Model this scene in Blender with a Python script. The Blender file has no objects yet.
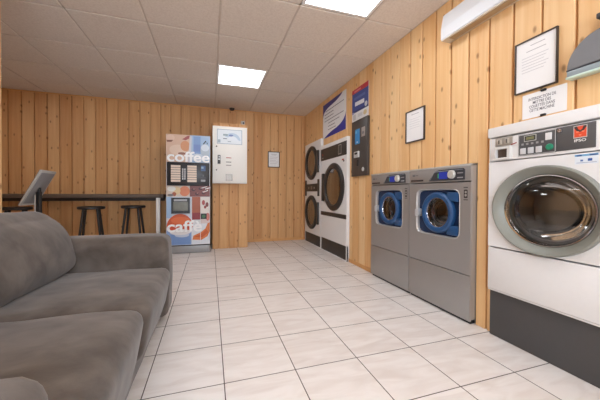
import bpy, bmesh, math, random
from mathutils import Vector, Matrix, noise
random.seed(7)
PI = math.pi
SC = bpy.context.scene
COL = SC.collection

# ------------------------------------------------------------------ materials
def lin(c):
    def f(v):
        v /= 255.0
        return v / 12.92 if v <= .04045 else ((v + .055) / 1.055) ** 2.4
    return (f(c[0]), f(c[1]), f(c[2]), 1.0)

def base_mat(name):
    m = bpy.data.materials.new(name); m.use_nodes = True
    nt = m.node_tree
    return m, nt, nt.nodes['Principled BSDF']

CACHE = {}
def mat(c, rough=.5, metal=0.0, var=.05, nscale=40.0, bump=0.0, spec=.5, coat=0.0):
    """plain paint / plastic / metal with a light procedural variation"""
    key = (tuple(c), rough, metal, var, nscale, bump, spec, coat)
    if key in CACHE: return CACHE[key]
    m, nt, b = base_mat('paint_%d_%d_%d' % tuple(c))
    N, L = nt.nodes, nt.links
    tc = N.new('ShaderNodeTexCoord'); nz = N.new('ShaderNodeTexNoise')
    nz.inputs['Scale'].default_value = nscale; nz.inputs['Detail'].default_value = 3
    L.new(tc.outputs['Object'], nz.inputs['Vector'])
    mx = N.new('ShaderNodeMix'); mx.data_type = 'RGBA'
    a = lin(c)
    mx.inputs[6].default_value = tuple(max(0, v * (1 - var)) for v in a[:3]) + (1,)
    mx.inputs[7].default_value = tuple(min(1, v * (1 + var)) for v in a[:3]) + (1,)
    L.new(nz.outputs['Fac'], mx.inputs['Factor'])
    L.new(mx.outputs[2], b.inputs['Base Color'])
    b.inputs['Roughness'].default_value = rough
    b.inputs['Metallic'].default_value = metal
    b.inputs['Specular IOR Level'].default_value = spec
    b.inputs['Coat Weight'].default_value = coat
    if bump:
        bp = N.new('ShaderNodeBump'); bp.inputs['Strength'].default_value = bump
        bp.inputs['Distance'].default_value = .002
        L.new(nz.outputs['Fac'], bp.inputs['Height']); L.new(bp.outputs['Normal'], b.inputs['Normal'])
    CACHE[key] = m
    return m

def emit(c, s):
    m = bpy.data.materials.new('lamp_glow'); m.use_nodes = True
    nt = m.node_tree; nt.nodes.clear()
    e = nt.nodes.new('ShaderNodeEmission'); o = nt.nodes.new('ShaderNodeOutputMaterial')
    e.inputs[0].default_value = lin(c); e.inputs[1].default_value = s
    nt.links.new(e.outputs[0], o.inputs[0])
    return m

def glass(name, tint, ior=1.5, rough=.02):
    """clear pane: see-through with fresnel reflections"""
    m = bpy.data.materials.new(name); m.use_nodes = True
    nt = m.node_tree; nt.nodes.clear(); N, L = nt.nodes, nt.links
    o = N.new('ShaderNodeOutputMaterial'); mx = N.new('ShaderNodeMixShader')
    t = N.new('ShaderNodeBsdfTransparent'); g = N.new('ShaderNodeBsdfGlossy'); f = N.new('ShaderNodeFresnel')
    t.inputs[0].default_value = lin(tint); g.inputs['Roughness'].default_value = rough
    f.inputs[0].default_value = ior
    L.new(f.outputs[0], mx.inputs[0]); L.new(t.outputs[0], mx.inputs[1]); L.new(g.outputs[0], mx.inputs[2])
    L.new(mx.outputs[0], o.inputs[0])
    return m

def wood_mat(name, axis, c0, c1, ck, pitch, phase, spec=.3):
    """vertical pine boards: tint per board, long grain, knots. axis = which coordinate runs across the boards"""
    m, nt, b = base_mat(name); N, L = nt.nodes, nt.links
    tc = N.new('ShaderNodeTexCoord'); sp = N.new('ShaderNodeSeparateXYZ')
    L.new(tc.outputs['Object'], sp.inputs[0])
    def M(op, a, bb=None, cc=None):
        n = N.new('ShaderNodeMath'); n.operation = op
        for i, v in enumerate((a, bb, cc)):
            if v is None: continue
            if isinstance(v, (int, float)): n.inputs[i].default_value = v
            else: L.new(v, n.inputs[i])
        return n.outputs[0]
    u = sp.outputs['XYZ'.index(axis)]; z = sp.outputs[2]
    k = M('FLOOR', M('DIVIDE', M('SUBTRACT', u, phase), pitch))
    wn = N.new('ShaderNodeTexWhiteNoise'); wn.noise_dimensions = '1D'; L.new(k, wn.inputs['W'])
    off = M('MULTIPLY', wn.outputs['Value'], 37.0)
    def vec(a, bz):
        c = N.new('ShaderNodeCombineXYZ')
        L.new(M('MULTIPLY', u, a), c.inputs[0]); L.new(off, c.inputs[1]); L.new(M('MULTIPLY', z, bz), c.inputs[2])
        return c.outputs[0]
    g1 = N.new('ShaderNodeTexNoise'); g1.inputs['Scale'].default_value = 1; g1.inputs['Detail'].default_value = 4
    g1.inputs['Distortion'].default_value = .6
    L.new(vec(34, 1.1), g1.inputs['Vector'])
    g2 = N.new('ShaderNodeTexNoise'); g2.inputs['Scale'].default_value = 1; g2.inputs['Detail'].default_value = 2
    L.new(vec(9, .9), g2.inputs['Vector'])
    vo = N.new('ShaderNodeTexVoronoi'); vo.inputs['Scale'].default_value = 1; vo.inputs['Randomness'].default_value = 1; vo.voronoi_dimensions = '2D'
    cb = N.new('ShaderNodeCombineXYZ'); L.new(M('ADD', M('MULTIPLY', u, 13), off), cb.inputs[0]); L.new(M('MULTIPLY', z, 6.5), cb.inputs[1])
    L.new(cb.outputs[0], vo.inputs['Vector'])
    sel = N.new('ShaderNodeSeparateXYZ'); L.new(vo.outputs['Color'], sel.inputs[0])
    kn = M('MULTIPLY', M('MAXIMUM', M('MULTIPLY_ADD', vo.outputs['Distance'], -9.0, 1.5), 0), M('GREATER_THAN', sel.outputs[0], .78))
    kn = M('MINIMUM', kn, 1)
    rp = N.new('ShaderNodeValToRGB')
    rp.color_ramp.elements[0].position = .3; rp.color_ramp.elements[1].position = .72
    rp.color_ramp.elements[0].color = lin(c1); rp.color_ramp.elements[1].color = lin(c0)
    L.new(M('ADD', M('MULTIPLY', g1.outputs['Fac'], .55), M('ADD', M('MULTIPLY', g2.outputs['Fac'], .2), M('MULTIPLY', wn.outputs['Value'], .25))), rp.inputs[0])
    mx = N.new('ShaderNodeMix'); mx.data_type = 'RGBA'
    L.new(M('MULTIPLY', kn, .68), mx.inputs['Factor']); L.new(rp.outputs[0], mx.inputs[6]); mx.inputs[7].default_value = lin(ck)
    L.new(mx.outputs[2], b.inputs['Base Color'])
    b.inputs['Roughness'].default_value = .5; b.inputs['Specular IOR Level'].default_value = spec
    bp = N.new('ShaderNodeBump'); bp.inputs['Strength'].default_value = .15; bp.inputs['Distance'].default_value = .001
    L.new(g1.outputs['Fac'], bp.inputs['Height']); L.new(bp.outputs['Normal'], b.inputs['Normal'])
    return m

PITCH = .1532
PH_R, PH_B = .003, .137
W0, W1, WK = (240, 204, 154), (222, 172, 115), (132, 82, 46)
wood_right = wood_mat('pine_boards_right', 'Y', W0, W1, WK, PITCH, PH_R)
wood_back = wood_mat('pine_boards_back', 'X', (224, 178, 126), (200, 146, 94), (120, 70, 38), PITCH, PH_B)
wood_trim = mat((214, 160, 100), .5, var=.12, nscale=14)

def floor_mat():
    m, nt, b = base_mat('marbled_floor_tiles'); N, L = nt.nodes, nt.links
    tc = N.new('ShaderNodeTexCoord'); sp = N.new('ShaderNodeSeparateXYZ'); L.new(tc.outputs['Object'], sp.inputs[0])
    def M(op, a, bb=None, cc=None):
        n = N.new('ShaderNodeMath'); n.operation = op
        for i, v in enumerate((a, bb, cc)):
            if v is None: continue
            if isinstance(v, (int, float)): n.inputs[i].default_value = v
            else: L.new(v, n.inputs[i])
        return n.outputs[0]
    T = .3501
    def cell(s, o):
        q = M('DIVIDE', M('SUBTRACT', s, o), T)
        fr = M('SUBTRACT', q, M('FLOOR', q))
        return M('FLOOR', q), M('MULTIPLY', M('MINIMUM', fr, M('SUBTRACT', 1, fr)), T)
    ix, ex = cell(sp.outputs[0], .0642); iy, ey = cell(sp.outputs[1], 2.0546)
    edge = M('MINIMUM', ex, ey)
    gr = M('LESS_THAN', edge, .0024)
    cb = N.new('ShaderNodeCombineXYZ'); L.new(ix, cb.inputs[0]); L.new(iy, cb.inputs[1])
    wn = N.new('ShaderNodeTexWhiteNoise'); wn.noise_dimensions = '2D'; L.new(cb.outputs[0], wn.inputs['Vector'])
    mp = N.new('ShaderNodeMapping'); mp.inputs['Rotation'].default_value = (0, 0, .95); mp.inputs['Scale'].default_value = (2.2, 9, 1)
    L.new(tc.outputs['Object'], mp.inputs['Vector'])
    addv = N.new('ShaderNodeVectorMath'); addv.operation = 'ADD'; L.new(mp.outputs[0], addv.inputs[0])
    sc = N.new('ShaderNodeVectorMath'); sc.operation = 'SCALE'; L.new(wn.outputs['Color'], sc.inputs[0]); sc.inputs['Scale'].default_value = 20
    L.new(sc.outputs[0], addv.inputs[1])
    nz = N.new('ShaderNodeTexNoise'); nz.inputs['Scale'].default_value = 1.6; nz.inputs['Detail'].default_value = 5; nz.inputs['Distortion'].default_value = 1.0
    L.new(addv.outputs[0], nz.inputs['Vector'])
    rp = N.new('ShaderNodeValToRGB'); e = rp.color_ramp.elements
    e[0].position = .28; e[0].color = lin((222, 214, 208)); e[1].position = .6; e[1].color = lin((236, 231, 227))
    L.new(M('MULTIPLY_ADD', wn.outputs['Value'], .1, M('SUBTRACT', nz.outputs['Fac'], .05)), rp.inputs[0])
    mx = N.new('ShaderNodeMix'); mx.data_type = 'RGBA'; L.new(gr, mx.inputs['Factor']); L.new(rp.outputs[0], mx.inputs[6])
    mx.inputs[7].default_value = lin((84, 74, 68))
    L.new(mx.outputs[2], b.inputs['Base Color'])
    L.new(M('MULTIPLY_ADD', gr, .4, .38), b.inputs['Roughness'])
    b.inputs['Specular IOR Level'].default_value = .4
    bp = N.new('ShaderNodeBump'); bp.inputs['Strength'].default_value = .5; bp.inputs['Distance'].default_value = .002
    L.new(M('SUBTRACT', 1, gr), bp.inputs['Height']); L.new(bp.outputs['Normal'], b.inputs['Normal'])
    return m

def suede_mat():
    m, nt, b = base_mat('taupe_suede'); N, L = nt.nodes, nt.links
    tc = N.new('ShaderNodeTexCoord')
    mp = N.new('ShaderNodeMapping'); mp.inputs['Scale'].default_value = (1, 1.6, 1.3); mp.inputs['Rotation'].default_value = (.2, .3, .6)
    L.new(tc.outputs['Object'], mp.inputs['Vector'])
    n1 = N.new('ShaderNodeTexNoise'); n1.inputs['Scale'].default_value = 6.5; n1.inputs['Detail'].default_value = 5; n1.inputs['Distortion'].default_value = .3
    L.new(mp.outputs[0], n1.inputs['Vector'])
    n2 = N.new('ShaderNodeTexNoise'); n2.inputs['Scale'].default_value = 160; n2.inputs['Detail'].default_value = 2
    L.new(tc.outputs['Object'], n2.inputs['Vector'])
    rp = N.new('ShaderNodeValToRGB'); e = rp.color_ramp.elements
    e[0].position = .3; e[0].color = lin((70, 62, 56)); e[1].position = .75; e[1].color = lin((108, 99, 92))
    L.new(n1.outputs['Fac'], rp.inputs[0]); L.new(rp.outputs[0], b.inputs['Base Color'])
    b.inputs['Roughness'].default_value = .85; b.inputs['Specular IOR Level'].default_value = .2
    b.inputs['Sheen Weight'].default_value = .25; b.inputs['Sheen Roughness'].default_value = .5
    bp = N.new('ShaderNodeBump'); bp.inputs['Strength'].default_value = .12; bp.inputs['Distance'].default_value = .002
    L.new(n2.outputs['Fac'], bp.inputs['Height'])
    bp2 = N.new('ShaderNodeBump'); bp2.inputs['Strength'].default_value = .12; bp2.inputs['Distance'].default_value = .01
    L.new(n1.outputs['Fac'], bp2.inputs['Height']); L.new(bp.outputs['Normal'], bp2.inputs['Normal'])
    L.new(bp2.outputs['Normal'], b.inputs['Normal'])
    return m

def ceil_mat():
    m, nt, b = base_mat('mineral_fibre_tile'); N, L = nt.nodes, nt.links
    tc = N.new('ShaderNodeTexCoord')
    n1 = N.new('ShaderNodeTexNoise'); n1.inputs['Scale'].default_value = 75; n1.inputs['Detail'].default_value = 3
    L.new(tc.outputs['Object'], n1.inputs['Vector'])
    rp = N.new('ShaderNodeValToRGB'); e = rp.color_ramp.elements
    e[0].position = .3; e[0].color = lin((221, 210, 199)); e[1].position = .62; e[1].color = lin((232, 222, 212))
    L.new(n1.outputs['Fac'], rp.inputs[0]); L.new(rp.outputs[0], b.inputs['Base Color'])
    b.inputs['Roughness'].default_value = .95; b.inputs['Specular IOR Level'].default_value = .1
    bp = N.new('ShaderNodeBump'); bp.inputs['Strength'].default_value = .3; bp.inputs['Distance'].default_value = .002
    L.new(n1.outputs['Fac'], bp.inputs['Height']); L.new(bp.outputs['Normal'], b.inputs['Normal'])
    return m

WHITE = mat((232, 232, 232), .35, var=.02)
WHITE_D = mat((214, 212, 208), .45, var=.03)
CREAM = mat((238, 235, 228), .5, var=.02)
BLACK = mat((26, 25, 25), .45, var=.1)
DARK = mat((62, 60, 60), .5, var=.06)
CHAR = mat((74, 73, 74), .5, var=.05)
BROWNBLK = mat((56, 50, 45), .5, var=.1)
STEEL = mat((168, 166, 164), .38, .55, var=.03, nscale=8)
STEEL_L = mat((196, 195, 193), .35, .45, var=.03)
CHROME = mat((215, 215, 218), .14, 1.0, var=.02)
BLUE = mat((34, 76, 122), .4, var=.05)
BLUE_D = mat((16, 44, 82), .5, var=.05)
PAPER = mat((238, 238, 238), .7, var=.01)
SUEDE = suede_mat()

# ------------------------------------------------------------------ mesh builder
class MB:
    def __init__(s): s.bm = bmesh.new()
    def _merge(s, b2, mi):
        me = bpy.data.meshes.new('tmp'); 
        for f in b2.faces: f.material_index = mi
        b2.to_mesh(me); b2.free(); s.bm.from_mesh(me); bpy.data.meshes.remove(me)
    def box(s, x0, x1, y0, y1, z0, z1, bev=0.0, mi=0, seg=2):
        b = bmesh.new(); bmesh.ops.create_cube(b, size=1)
        for v in b.verts:
            v.co = Vector(((x0 + x1) / 2 + v.co.x * (x1 - x0), (y0 + y1) / 2 + v.co.y * (y1 - y0), (z0 + z1) / 2 + v.co.z * (z1 - z0)))
        if bev: bmesh.ops.bevel(b, geom=b.edges[:], offset=bev, segments=seg, affect='EDGES', profile=.5)
        s._merge(b, mi); return s
    def prism(s, pts, y0, y1, mi=0):
        """polygon given as (x, z), extruded from y0 (front) to y1"""
        b = bmesh.new()
        A = [b.verts.new((x, y0, z)) for x, z in pts]; B = [b.verts.new((x, y1, z)) for x, z in pts]
        b.faces.new(A); b.faces.new(B[::-1]); n = len(pts)
        for i in range(n): b.faces.new((A[i], B[i], B[(i + 1) % n], A[(i + 1) % n]))
        bmesh.ops.recalc_face_normals(b, faces=b.faces[:]); s._merge(b, mi); return s
    def holed(s, x0, x1, z0, z1, cx, cz, rad, y0, y1, mi=0, n=64):
        """rectangle plate with a hole; rad(theta) gives the hole outline"""
        ang = [2 * PI * i / n for i in range(n)]
        for X, Z in ((x0, z0), (x1, z0), (x1, z1), (x0, z1)): ang.append(math.atan2(Z - cz, X - cx) % (2 * PI))
        ang = sorted(set(round(a, 6) for a in ang))
        def out(a):
            c, q = math.cos(a), math.sin(a); t = 1e9
            if c > 1e-9: t = min(t, (x1 - cx) / c)
            if c < -1e-9: t = min(t, (x0 - cx) / c)
            if q > 1e-9: t = min(t, (z1 - cz) / q)
            if q < -1e-9: t = min(t, (z0 - cz) / q)
            return cx + c * t, cz + q * t
        b = bmesh.new(); R = []
        for a in ang:
            r = rad(a); xo, zo = out(a); xi, zi = cx + r * math.cos(a), cz + r * math.sin(a)
            R.append([b.verts.new(p) for p in ((xo, y0, zo), (xi, y0, zi), (xi, y1, zi), (xo, y1, zo))])
        m = len(R)
        for i in range(m):
            p, q = R[i], R[(i + 1) % m]
            for k in range(4): b.faces.new((p[k], p[(k + 1) % 4], q[(k + 1) % 4], q[k]))
        bmesh.ops.recalc_face_normals(b, faces=b.faces[:]); s._merge(b, mi); return s
    def lathe(s, prof, cx, cz, seg=48, mi=0, loop=False, axis='Y', cy=0.0):
        """profile (r, t) turned about the y axis (through cx, cz), or about z (through cx, cy)"""
        b = bmesh.new(); rows = []
        for r, t in prof:
            if r < 1e-6:
                rows.append([b.verts.new((cx, t, cz) if axis == 'Y' else (cx, cy, t))])
            else:
                rows.append([b.verts.new((cx + r * math.cos(2 * PI * i / seg), t, cz + r * math.sin(2 * PI * i / seg)) if axis == 'Y'
                                         else (cx + r * math.cos(2 * PI * i / seg), cy + r * math.sin(2 * PI * i / seg), t)) for i in range(seg)])
        pairs = list(zip(rows, rows[1:])) + ([(rows[-1], rows[0])] if loop else [])
        for A, B in pairs:
            for i in range(seg):
                j = (i + 1) % seg
                if len(A) == 1 and len(B) == 1: continue
                if len(A) == 1: b.faces.new((A[0], B[i], B[j]))
                elif len(B) == 1: b.faces.new((A[i], A[j], B[0]))
                else: b.faces.new((A[i], A[j], B[j], B[i]))
        bmesh.ops.recalc_face_normals(b, faces=b.faces[:]); s._merge(b, mi); return s
    def rod(s, p, q, r0, r1=None, seg=12, mi=0):
        p, q = Vector(p), Vector(q); r1 = r0 if r1 is None else r1
        d = (q - p).normalized(); a = d.orthogonal().normalized(); c = d.cross(a)
        b = bmesh.new()
        A = [b.verts.new(p + (a * math.cos(2 * PI * i / seg) + c * math.sin(2 * PI * i / seg)) * r0) for i in range(seg)]
        B = [b.verts.new(q + (a * math.cos(2 * PI * i / seg) + c * math.sin(2 * PI * i / seg)) * r1) for i in range(seg)]
        b.faces.new(A[::-1]); b.faces.new(B)
        for i in range(seg): b.faces.new((A[i], A[(i + 1) % seg], B[(i + 1) % seg], B[i]))
        bmesh.ops.recalc_face_normals(b, faces=b.faces[:]); s._merge(b, mi); return s
    def soft(s, x0, x1, y0, y1, z0, z1, r, bulge=(0, 0, 0), nz=0.0, nf=4.0, cuts=22, shear=0.0, mi=0, seed=0.0):
        """upholstered block: rounded, bulged and slightly uneven"""
        b = bmesh.new(); bmesh.ops.create_cube(b, size=2)
        bmesh.ops.subdivide_edges(b, edges=b.edges[:], cuts=cuts, use_grid_fill=True)
        C = Vector(((x0 + x1) / 2, (y0 + y1) / 2, (z0 + z1) / 2)); H = Vector(((x1 - x0) / 2, (y1 - y0) / 2, (z1 - z0) / 2))
        rr = min(r, min(H) * .98)
        for v in b.verts:
            u = v.co.copy()
            p = Vector((u.x * H.x, u.y * H.y, u.z * H.z))
            q = Vector(tuple(max(-(H[i] - rr), min(H[i] - rr, p[i])) for i in range(3)))
            d = p - q
            p = q + (d.normalized() * rr if d.length > 1e-9 else d)
            for i in range(3):
                j, k = (i + 1) % 3, (i + 2) % 3
                p[i] += u[i] * bulge[i] * (1 - u[j] ** 2) * (1 - u[k] ** 2)
            w = C + p
            if nz:
                w += noise.noise_vector(w * nf + Vector((seed, seed * 2, 0))) * nz
            w.x -= (w.z - z0) * shear
            v.co = w
        bmesh.ops.recalc_face_normals(b, faces=b.faces[:]); s._merge(b, mi); return s
    def build(s, name, mats, parent=None, smooth=True, off=None):
        me = bpy.data.meshes.new(name)
        if off is not None: bmesh.ops.translate(s.bm, verts=s.bm.verts[:], vec=-Vector(off))
        s.bm.to_mesh(me); s.bm.free()
        for m in (mats if isinstance(mats, (list, tuple)) else [mats]): me.materials.append(m)
        if smooth:
            for p in me.polygons: p.use_smooth = True
            me.set_sharp_from_angle(angle=math.radians(38))
        o = bpy.data.objects.new(name, me); COL.objects.link(o)
        if parent: o.parent = parent
        return o

def rrect(x0, x1, z0, z1, r, n=5):
    P = []
    for cx, cz, a in ((x1 - r, z0 + r, -PI / 2), (x1 - r, z1 - r, 0), (x0 + r, z1 - r, PI / 2), (x0 + r, z0 + r, PI)):
        for i in range(n + 1):
            t = a + PI / 2 * i / n; P.append((cx + r * math.cos(t), cz + r * math.sin(t)))
    return P
def ell(cx, cz, rx, rz, n=28, a0=0, a1=2 * PI):
    m = n if abs(a1 - a0 - 2 * PI) < 1e-6 else n + 1
    return [(cx + rx * math.cos(a0 + (a1 - a0) * i / n), cz + rz * math.sin(a0 + (a1 - a0) * i / n)) for i in range(m)]
def rect(x0, x1, z0, z1): return [(x0, z0), (x1, z0), (x1, z1), (x0, z1)]

def thing(name, label, cat, loc=(0, 0, 0), rz=0.0, group=None):
    o = bpy.data.objects.new(name, None); COL.objects.link(o)
    o.location = loc; o.rotation_euler = (0, 0, rz); o.empty_display_size = .1
    o['label'] = label; o['category'] = cat
    if group: o['group'] = group
    return o
def tag(o, label, cat, group=None):
    o['label'] = label; o['category'] = cat
    if group: o['group'] = group
    return o
def struct(o): o['kind'] = 'structure'; return o
def lab(o, t): o['label'] = t; return o

def lettering(body, x0, x1, z0, z1, y, m, parent, name='lettering', bold=0.0, depth=.0006, label=None):
    """real letters on a surface facing local -y, fitted into the given rectangle"""
    cu = bpy.data.curves.new('letters', 'FONT'); cu.body = body; cu.extrude = depth / 2; cu.align_x = 'CENTER'
    cu.offset = bold; cu.space_line = .95
    t = bpy.data.objects.new('letters', cu); COL.objects.link(t)
    dg = bpy.context.evaluated_depsgraph_get(); dg.update()
    me = bpy.data.meshes.new_from_object(t.evaluated_get(dg))
    bpy.data.objects.remove(t); bpy.data.curves.remove(cu)
    xs = [v.co.x for v in me.vertices]; ys = [v.co.y for v in me.vertices]
    ax, bx, ay, by = min(xs), max(xs), min(ys), max(ys)
    for v in me.vertices:
        c = v.co.copy()
        v.co = Vector((x0 + (c.x - ax) / (bx - ax) * (x1 - x0), y - c.z, z0 + (c.y - ay) / (by - ay) * (z1 - z0)))
    me.name = name; me.materials.clear(); me.materials.append(m)
    for p in me.polygons: p.material_index = 0
    o = bpy.data.objects.new(name, me); COL.objects.link(o); o.parent = parent
    if label: o['label'] = label
    return o

class Print:
    """flat printed artwork: coloured shapes in thin layers on one face (local -y)"""
    def __init__(s, y): s.mb = MB(); s.mats = []; s.y = y; s.n = 0
    def add(s, pts, c, layer=None, rough=.4):
        m = mat(c, rough, var=.02)
        if m not in s.mats: s.mats.append(m)
        s.n += 1
        yy = s.y - (.00012 * s.n if layer is None else .0004 * layer)
        s.mb.prism(pts, yy, s.y, s.mats.index(m)); return s
    def build(s, name, parent): return s.mb.build(name, s.mats, parent, smooth=False)
def marks(parent, y, items):
    """separate small printed marks or stickers, each a part of its own: (name, outline, colour)"""
    for nm, pts, c in items: MB().prism(pts, y - .0006, y, 0).build(nm, mat(c, .45, var=.02), parent, smooth=False)

# ------------------------------------------------------------------ room
ZC = 2.3786
XW, YB = 1.74, 5.137
XL, XLW = -3.6, -1.25        # far side of the alcove, face of the left wall
YF = -1.7
fl = MB().box(XL - .1, 2.6, YF - .1, YB + .1, -.08, 0).build('floor', floor_mat(), smooth=False); struct(fl)

# suspended ceiling: tiles hung a little below the grid bars
CX0, CY0, CW, CD = -1.1258, 2.7463, .5992, .6289
light_cells = {(3, -2): 1, (2, 1): 1, (3, -5): 1, (1, -4): 1, (-1, -3): 1, (0, -6): 1, (-3, 1): 1}  # cells without a label in LL are unseen panels, added to brighten the room
cm = MB()
for i in range(-5, 5):
    for j in range(-8, 4):
        x0, y0 = CX0 + CW * i, CY0 + CD * j
        x1, y1 = min(x0 + CW, XW), min(y0 + CD, YB); xa, ya = max(x0, XL), max(y0, YF)
        if x1 - xa < .03 or y1 - ya < .03 or (i, j) in light_cells: continue
        cm.box(xa + .007, x1 - .007, ya + .007, y1 - .007, ZC, ZC + .03, .004, 0, 1)
bars = [CX0 + CW * i for i in range(-5, 6)]
cm.box(XL - .1, 2.6, YF - .1, YB + .1, ZC + .06, ZC + .10, 0, 1)
for x in bars:
    if XL < x < XW: cm.box(x - .012, x + .012, YF, YB, ZC + .008, ZC + .045, 0, 1)
for j in range(-8, 5):
    y = CY0 + CD * j
    if YF < y < YB: cm.box(XL, XW, y - .012, y + .012, ZC + .008, ZC + .045, 0, 1)
cm.box(XL, XW, YB - .02, YB, ZC + .001, ZC + .045, 0, 1); cm.box(XW - .02, XW, YF, YB, ZC + .001, ZC + .045, 0, 1)
struct(cm.build('ceiling', [ceil_mat(), mat((206, 192, 180), .6)], smooth=False))

def boards(axis, u0, u1, z0, z1, face, depth_dir, phase, holes=(), gap=.0062):
    """board cladding as one mesh: V-jointed planks on a backing. depth_dir = +1/-1: which way the wall goes back"""
    mb = MB(); G, T = gap, .026
    def add(a, b, c, d, t0, t1, bev, mi=0):
        lo, hi = sorted((face + depth_dir * t0, face + depth_dir * t1))
        if axis == 'Y': mb.box(lo, hi, a, b, c, d, bev, mi, 1)
        else: mb.box(a, b, lo, hi, c, d, bev, mi, 1)
    k = math.floor((u0 - phase) / PITCH)
    while phase + k * PITCH < u1:
        a, b = max(u0, phase + k * PITCH), min(u1, phase + (k + 1) * PITCH); k += 1
        if b - a < .012: continue
        cuts = sorted({a, b} | {h[i] for h in holes for i in (0, 1) if a < h[i] < b})
        for p, q in zip(cuts, cuts[1:]):
            mid = (p + q) / 2; segs = [(z0, z1)]
            for h in holes:
                if h[0] < mid < h[1]:
                    segs = [(s0, s1) for c, d in segs for s0, s1 in ((c, min(d, h[2])), (max(c, h[3]), d)) if s1 - s0 > .004]
            g0 = G if p == a else 0; g1 = G if q == b else 0
            for c, d in segs:
                if q - p - g0 - g1 > .004: add(p + g0, q - g1, c, d, 0, T, .0035 if q - p > .03 else 0)
    cu = sorted({u0, u1} | {h[i] for h in holes for i in (0, 1)}); cu = [c for c in cu if u0 <= c <= u1]
    for p, q in zip(cu, cu[1:]):
        mid = (p + q) / 2; segs = [(z0, z1)]
        for h in holes:
            if h[0] < mid < h[1]:
                segs = [(s0, s1) for c, d in segs for s0, s1 in ((c, min(d, h[2])), (max(c, h[3]), d)) if s1 - s0 > .004]
        for c, d in segs: add(p, q, c, d, T - .004, .07, 0)
    return mb

DRY_N, DRY_F = (3.305, 4.198), (4.208, 4.992)
GREY_N, GREY_F = (1.462, 2.082), (2.086, 2.706)
WHT = (.705, 1.338)
e = .005
holes = [(DRY_N[0] - e, DRY_N[1] + e, -1, 1.65 + e), (DRY_F[0] - e, DRY_F[1] + e, -1, 1.785 + e),
         (GREY_N[0] - e, GREY_F[1] + e, -1, 1.108 + e), (WHT[0] - e, WHT[1] + e, -1, 1.312 + e)]
struct(boards('Y', YF, YB + .08, 0, ZC + .05, XW, 1, PH_R, holes).build('wall_right', wood_right, smooth=False))
struct(boards('X', XL, XW, 0, ZC + .05, YB, 1, PH_B, gap=.0085).build('wall_back', wood_back, smooth=False))
struct(boards('Y', YF, 2.262, 0, ZC + .05, XLW, -1, PH_R + .045).build('wall_left', wood_right, smooth=False))
struct(MB().box(XL - .1, XL, .9, YB, 0, ZC + .05).build('wall_alcove_left', mat((205, 160, 112), .6), smooth=False))
struct(MB().box(XL, XLW - .071, .8, .9, 0, ZC + .05).build('wall_alcove_front', mat((205, 160, 112), .6), smooth=False))
# wall behind the camera; its unseen window is added to light the room
WX0, WX1, WZ0, WZ1 = -.85, 1.15, .75, 2.15
wf = MB()
for a in ((XLW - .071, WX0, 0, ZC + .05), (WX1, XW + .07, 0, ZC + .05), (WX0, WX1, 0, WZ0), (WX0, WX1, WZ1, ZC + .05)):
    wf.box(a[0], a[1], YF - .12, YF, a[2], a[3])
struct(wf.build('wall_front', mat((225, 215, 200), .7), smooth=False))
wn = struct(MB().box(WX0, WX1, YF - .08, YF - .02, WZ0, WZ0 + .06).box(WX0, WX1, YF - .08, YF - .02, WZ1 - .06, WZ1)
            .box(WX0, WX0 + .06, YF - .08, YF - .02, WZ0, WZ1).box(WX1 - .06, WX1, YF - .08, YF - .02, WZ0, WZ1)
            .box(.12, .18, YF - .08, YF - .02, WZ0, WZ1).build('added_window', WHITE, smooth=False))
MB().box(WX0 + .05, WX1 - .05, YF - .055, YF - .049, WZ0 + .05, WZ1 - .05).build('added_pane', glass('window_glass', (250, 252, 255)), wn, smooth=False)
# boxed-in boards standing forward of the back wall
bx = boards('X', .03, .592, 0, 2.0, 4.66, 1, .13 - PITCH, gap=.0085)
bx.box(.03, .592, 4.73, YB - .001, 0, 2.0); bx.box(.024, .598, 4.652, YB - .001, 2.0, 2.012)
struct(bx.build('trim_1', wood_back, smooth=False))
struct(MB().box(.6, XW - .001, YB - .014, YB - .001, 0, .05, .003).build('baseboard_back', wood_trim, smooth=False))
struct(MB().box(XW - .012, XW - .001, 2.72, 3.29, 0, .045, .003).build('baseboard_right', wood_trim, smooth=False))
struct(MB().box(XL, XW, YB - .012, YB - .001, ZC - .022, ZC - .001, .002).build('trim_2', wood_trim, smooth=False))

# ------------------------------------------------------------------ ceiling lights
DIFF = emit((246, 249, 255), 9.5)
LL = {(3, -2): 'square white ceiling light panel nearest the wood wall, cut by top of picture',
      (2, 1): 'square lit ceiling light panel hanging above the coffee machine end'}
for (i, j) in light_cells:
    x0, y0 = CX0 + CW * i, CY0 + CD * j
    t = thing('ceiling_light', LL.get((i, j), 'unseen ceiling light panel added behind the viewpoint' if j < 0 else 'unseen ceiling light panel added over the bar alcove, outside the picture'), 'light', (x0 + CW / 2, y0 + CD / 2, ZC + .012), 0, 'ceiling light panels')
    a, b = CW / 2 - .008, CD / 2 - .008
    f = MB()
    f.box(-a, a, -b, -b + .025, -.012, .03, .002); f.box(-a, a, b - .025, b, -.012, .03, .002)
    f.box(-a, -a + .025, -b + .025, b - .025, -.012, .03, .002); f.box(a - .025, a, -b + .025, b - .025, -.012, .03, .002)
    f.build('frame', mat((245, 244, 242), .4, var=.01), t, smooth=False)
    MB().box(-a + .022, a - .022, -b + .022, b - .022, -.006, .012).build('diffuser', DIFF, t, smooth=False)

RW = -PI / 2     # machines on the right wall: local x runs towards the camera, local -y faces the room
def shell(w, y0, y1, z0, z1, m, parent, name='body', th=.012, bev=.004):
    """sheet-metal cabinet open at the front"""
    a, c = w if isinstance(w, tuple) else (-w / 2, w / 2)
    b = MB()
    b.box(a, a + th, y0, y1, z0, z1, bev); b.box(c - th, c, y0, y1, z0, z1, bev)
    b.box(a + th, c - th, y0, y1, z1 - th, z1, bev); b.box(a + th, c - th, y0, y1, z0, z0 + th, bev)
    b.box(a + th, c - th, y1 - th, y1, z0 + th, z1 - th)
    return b.build(name, m, parent)

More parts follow.
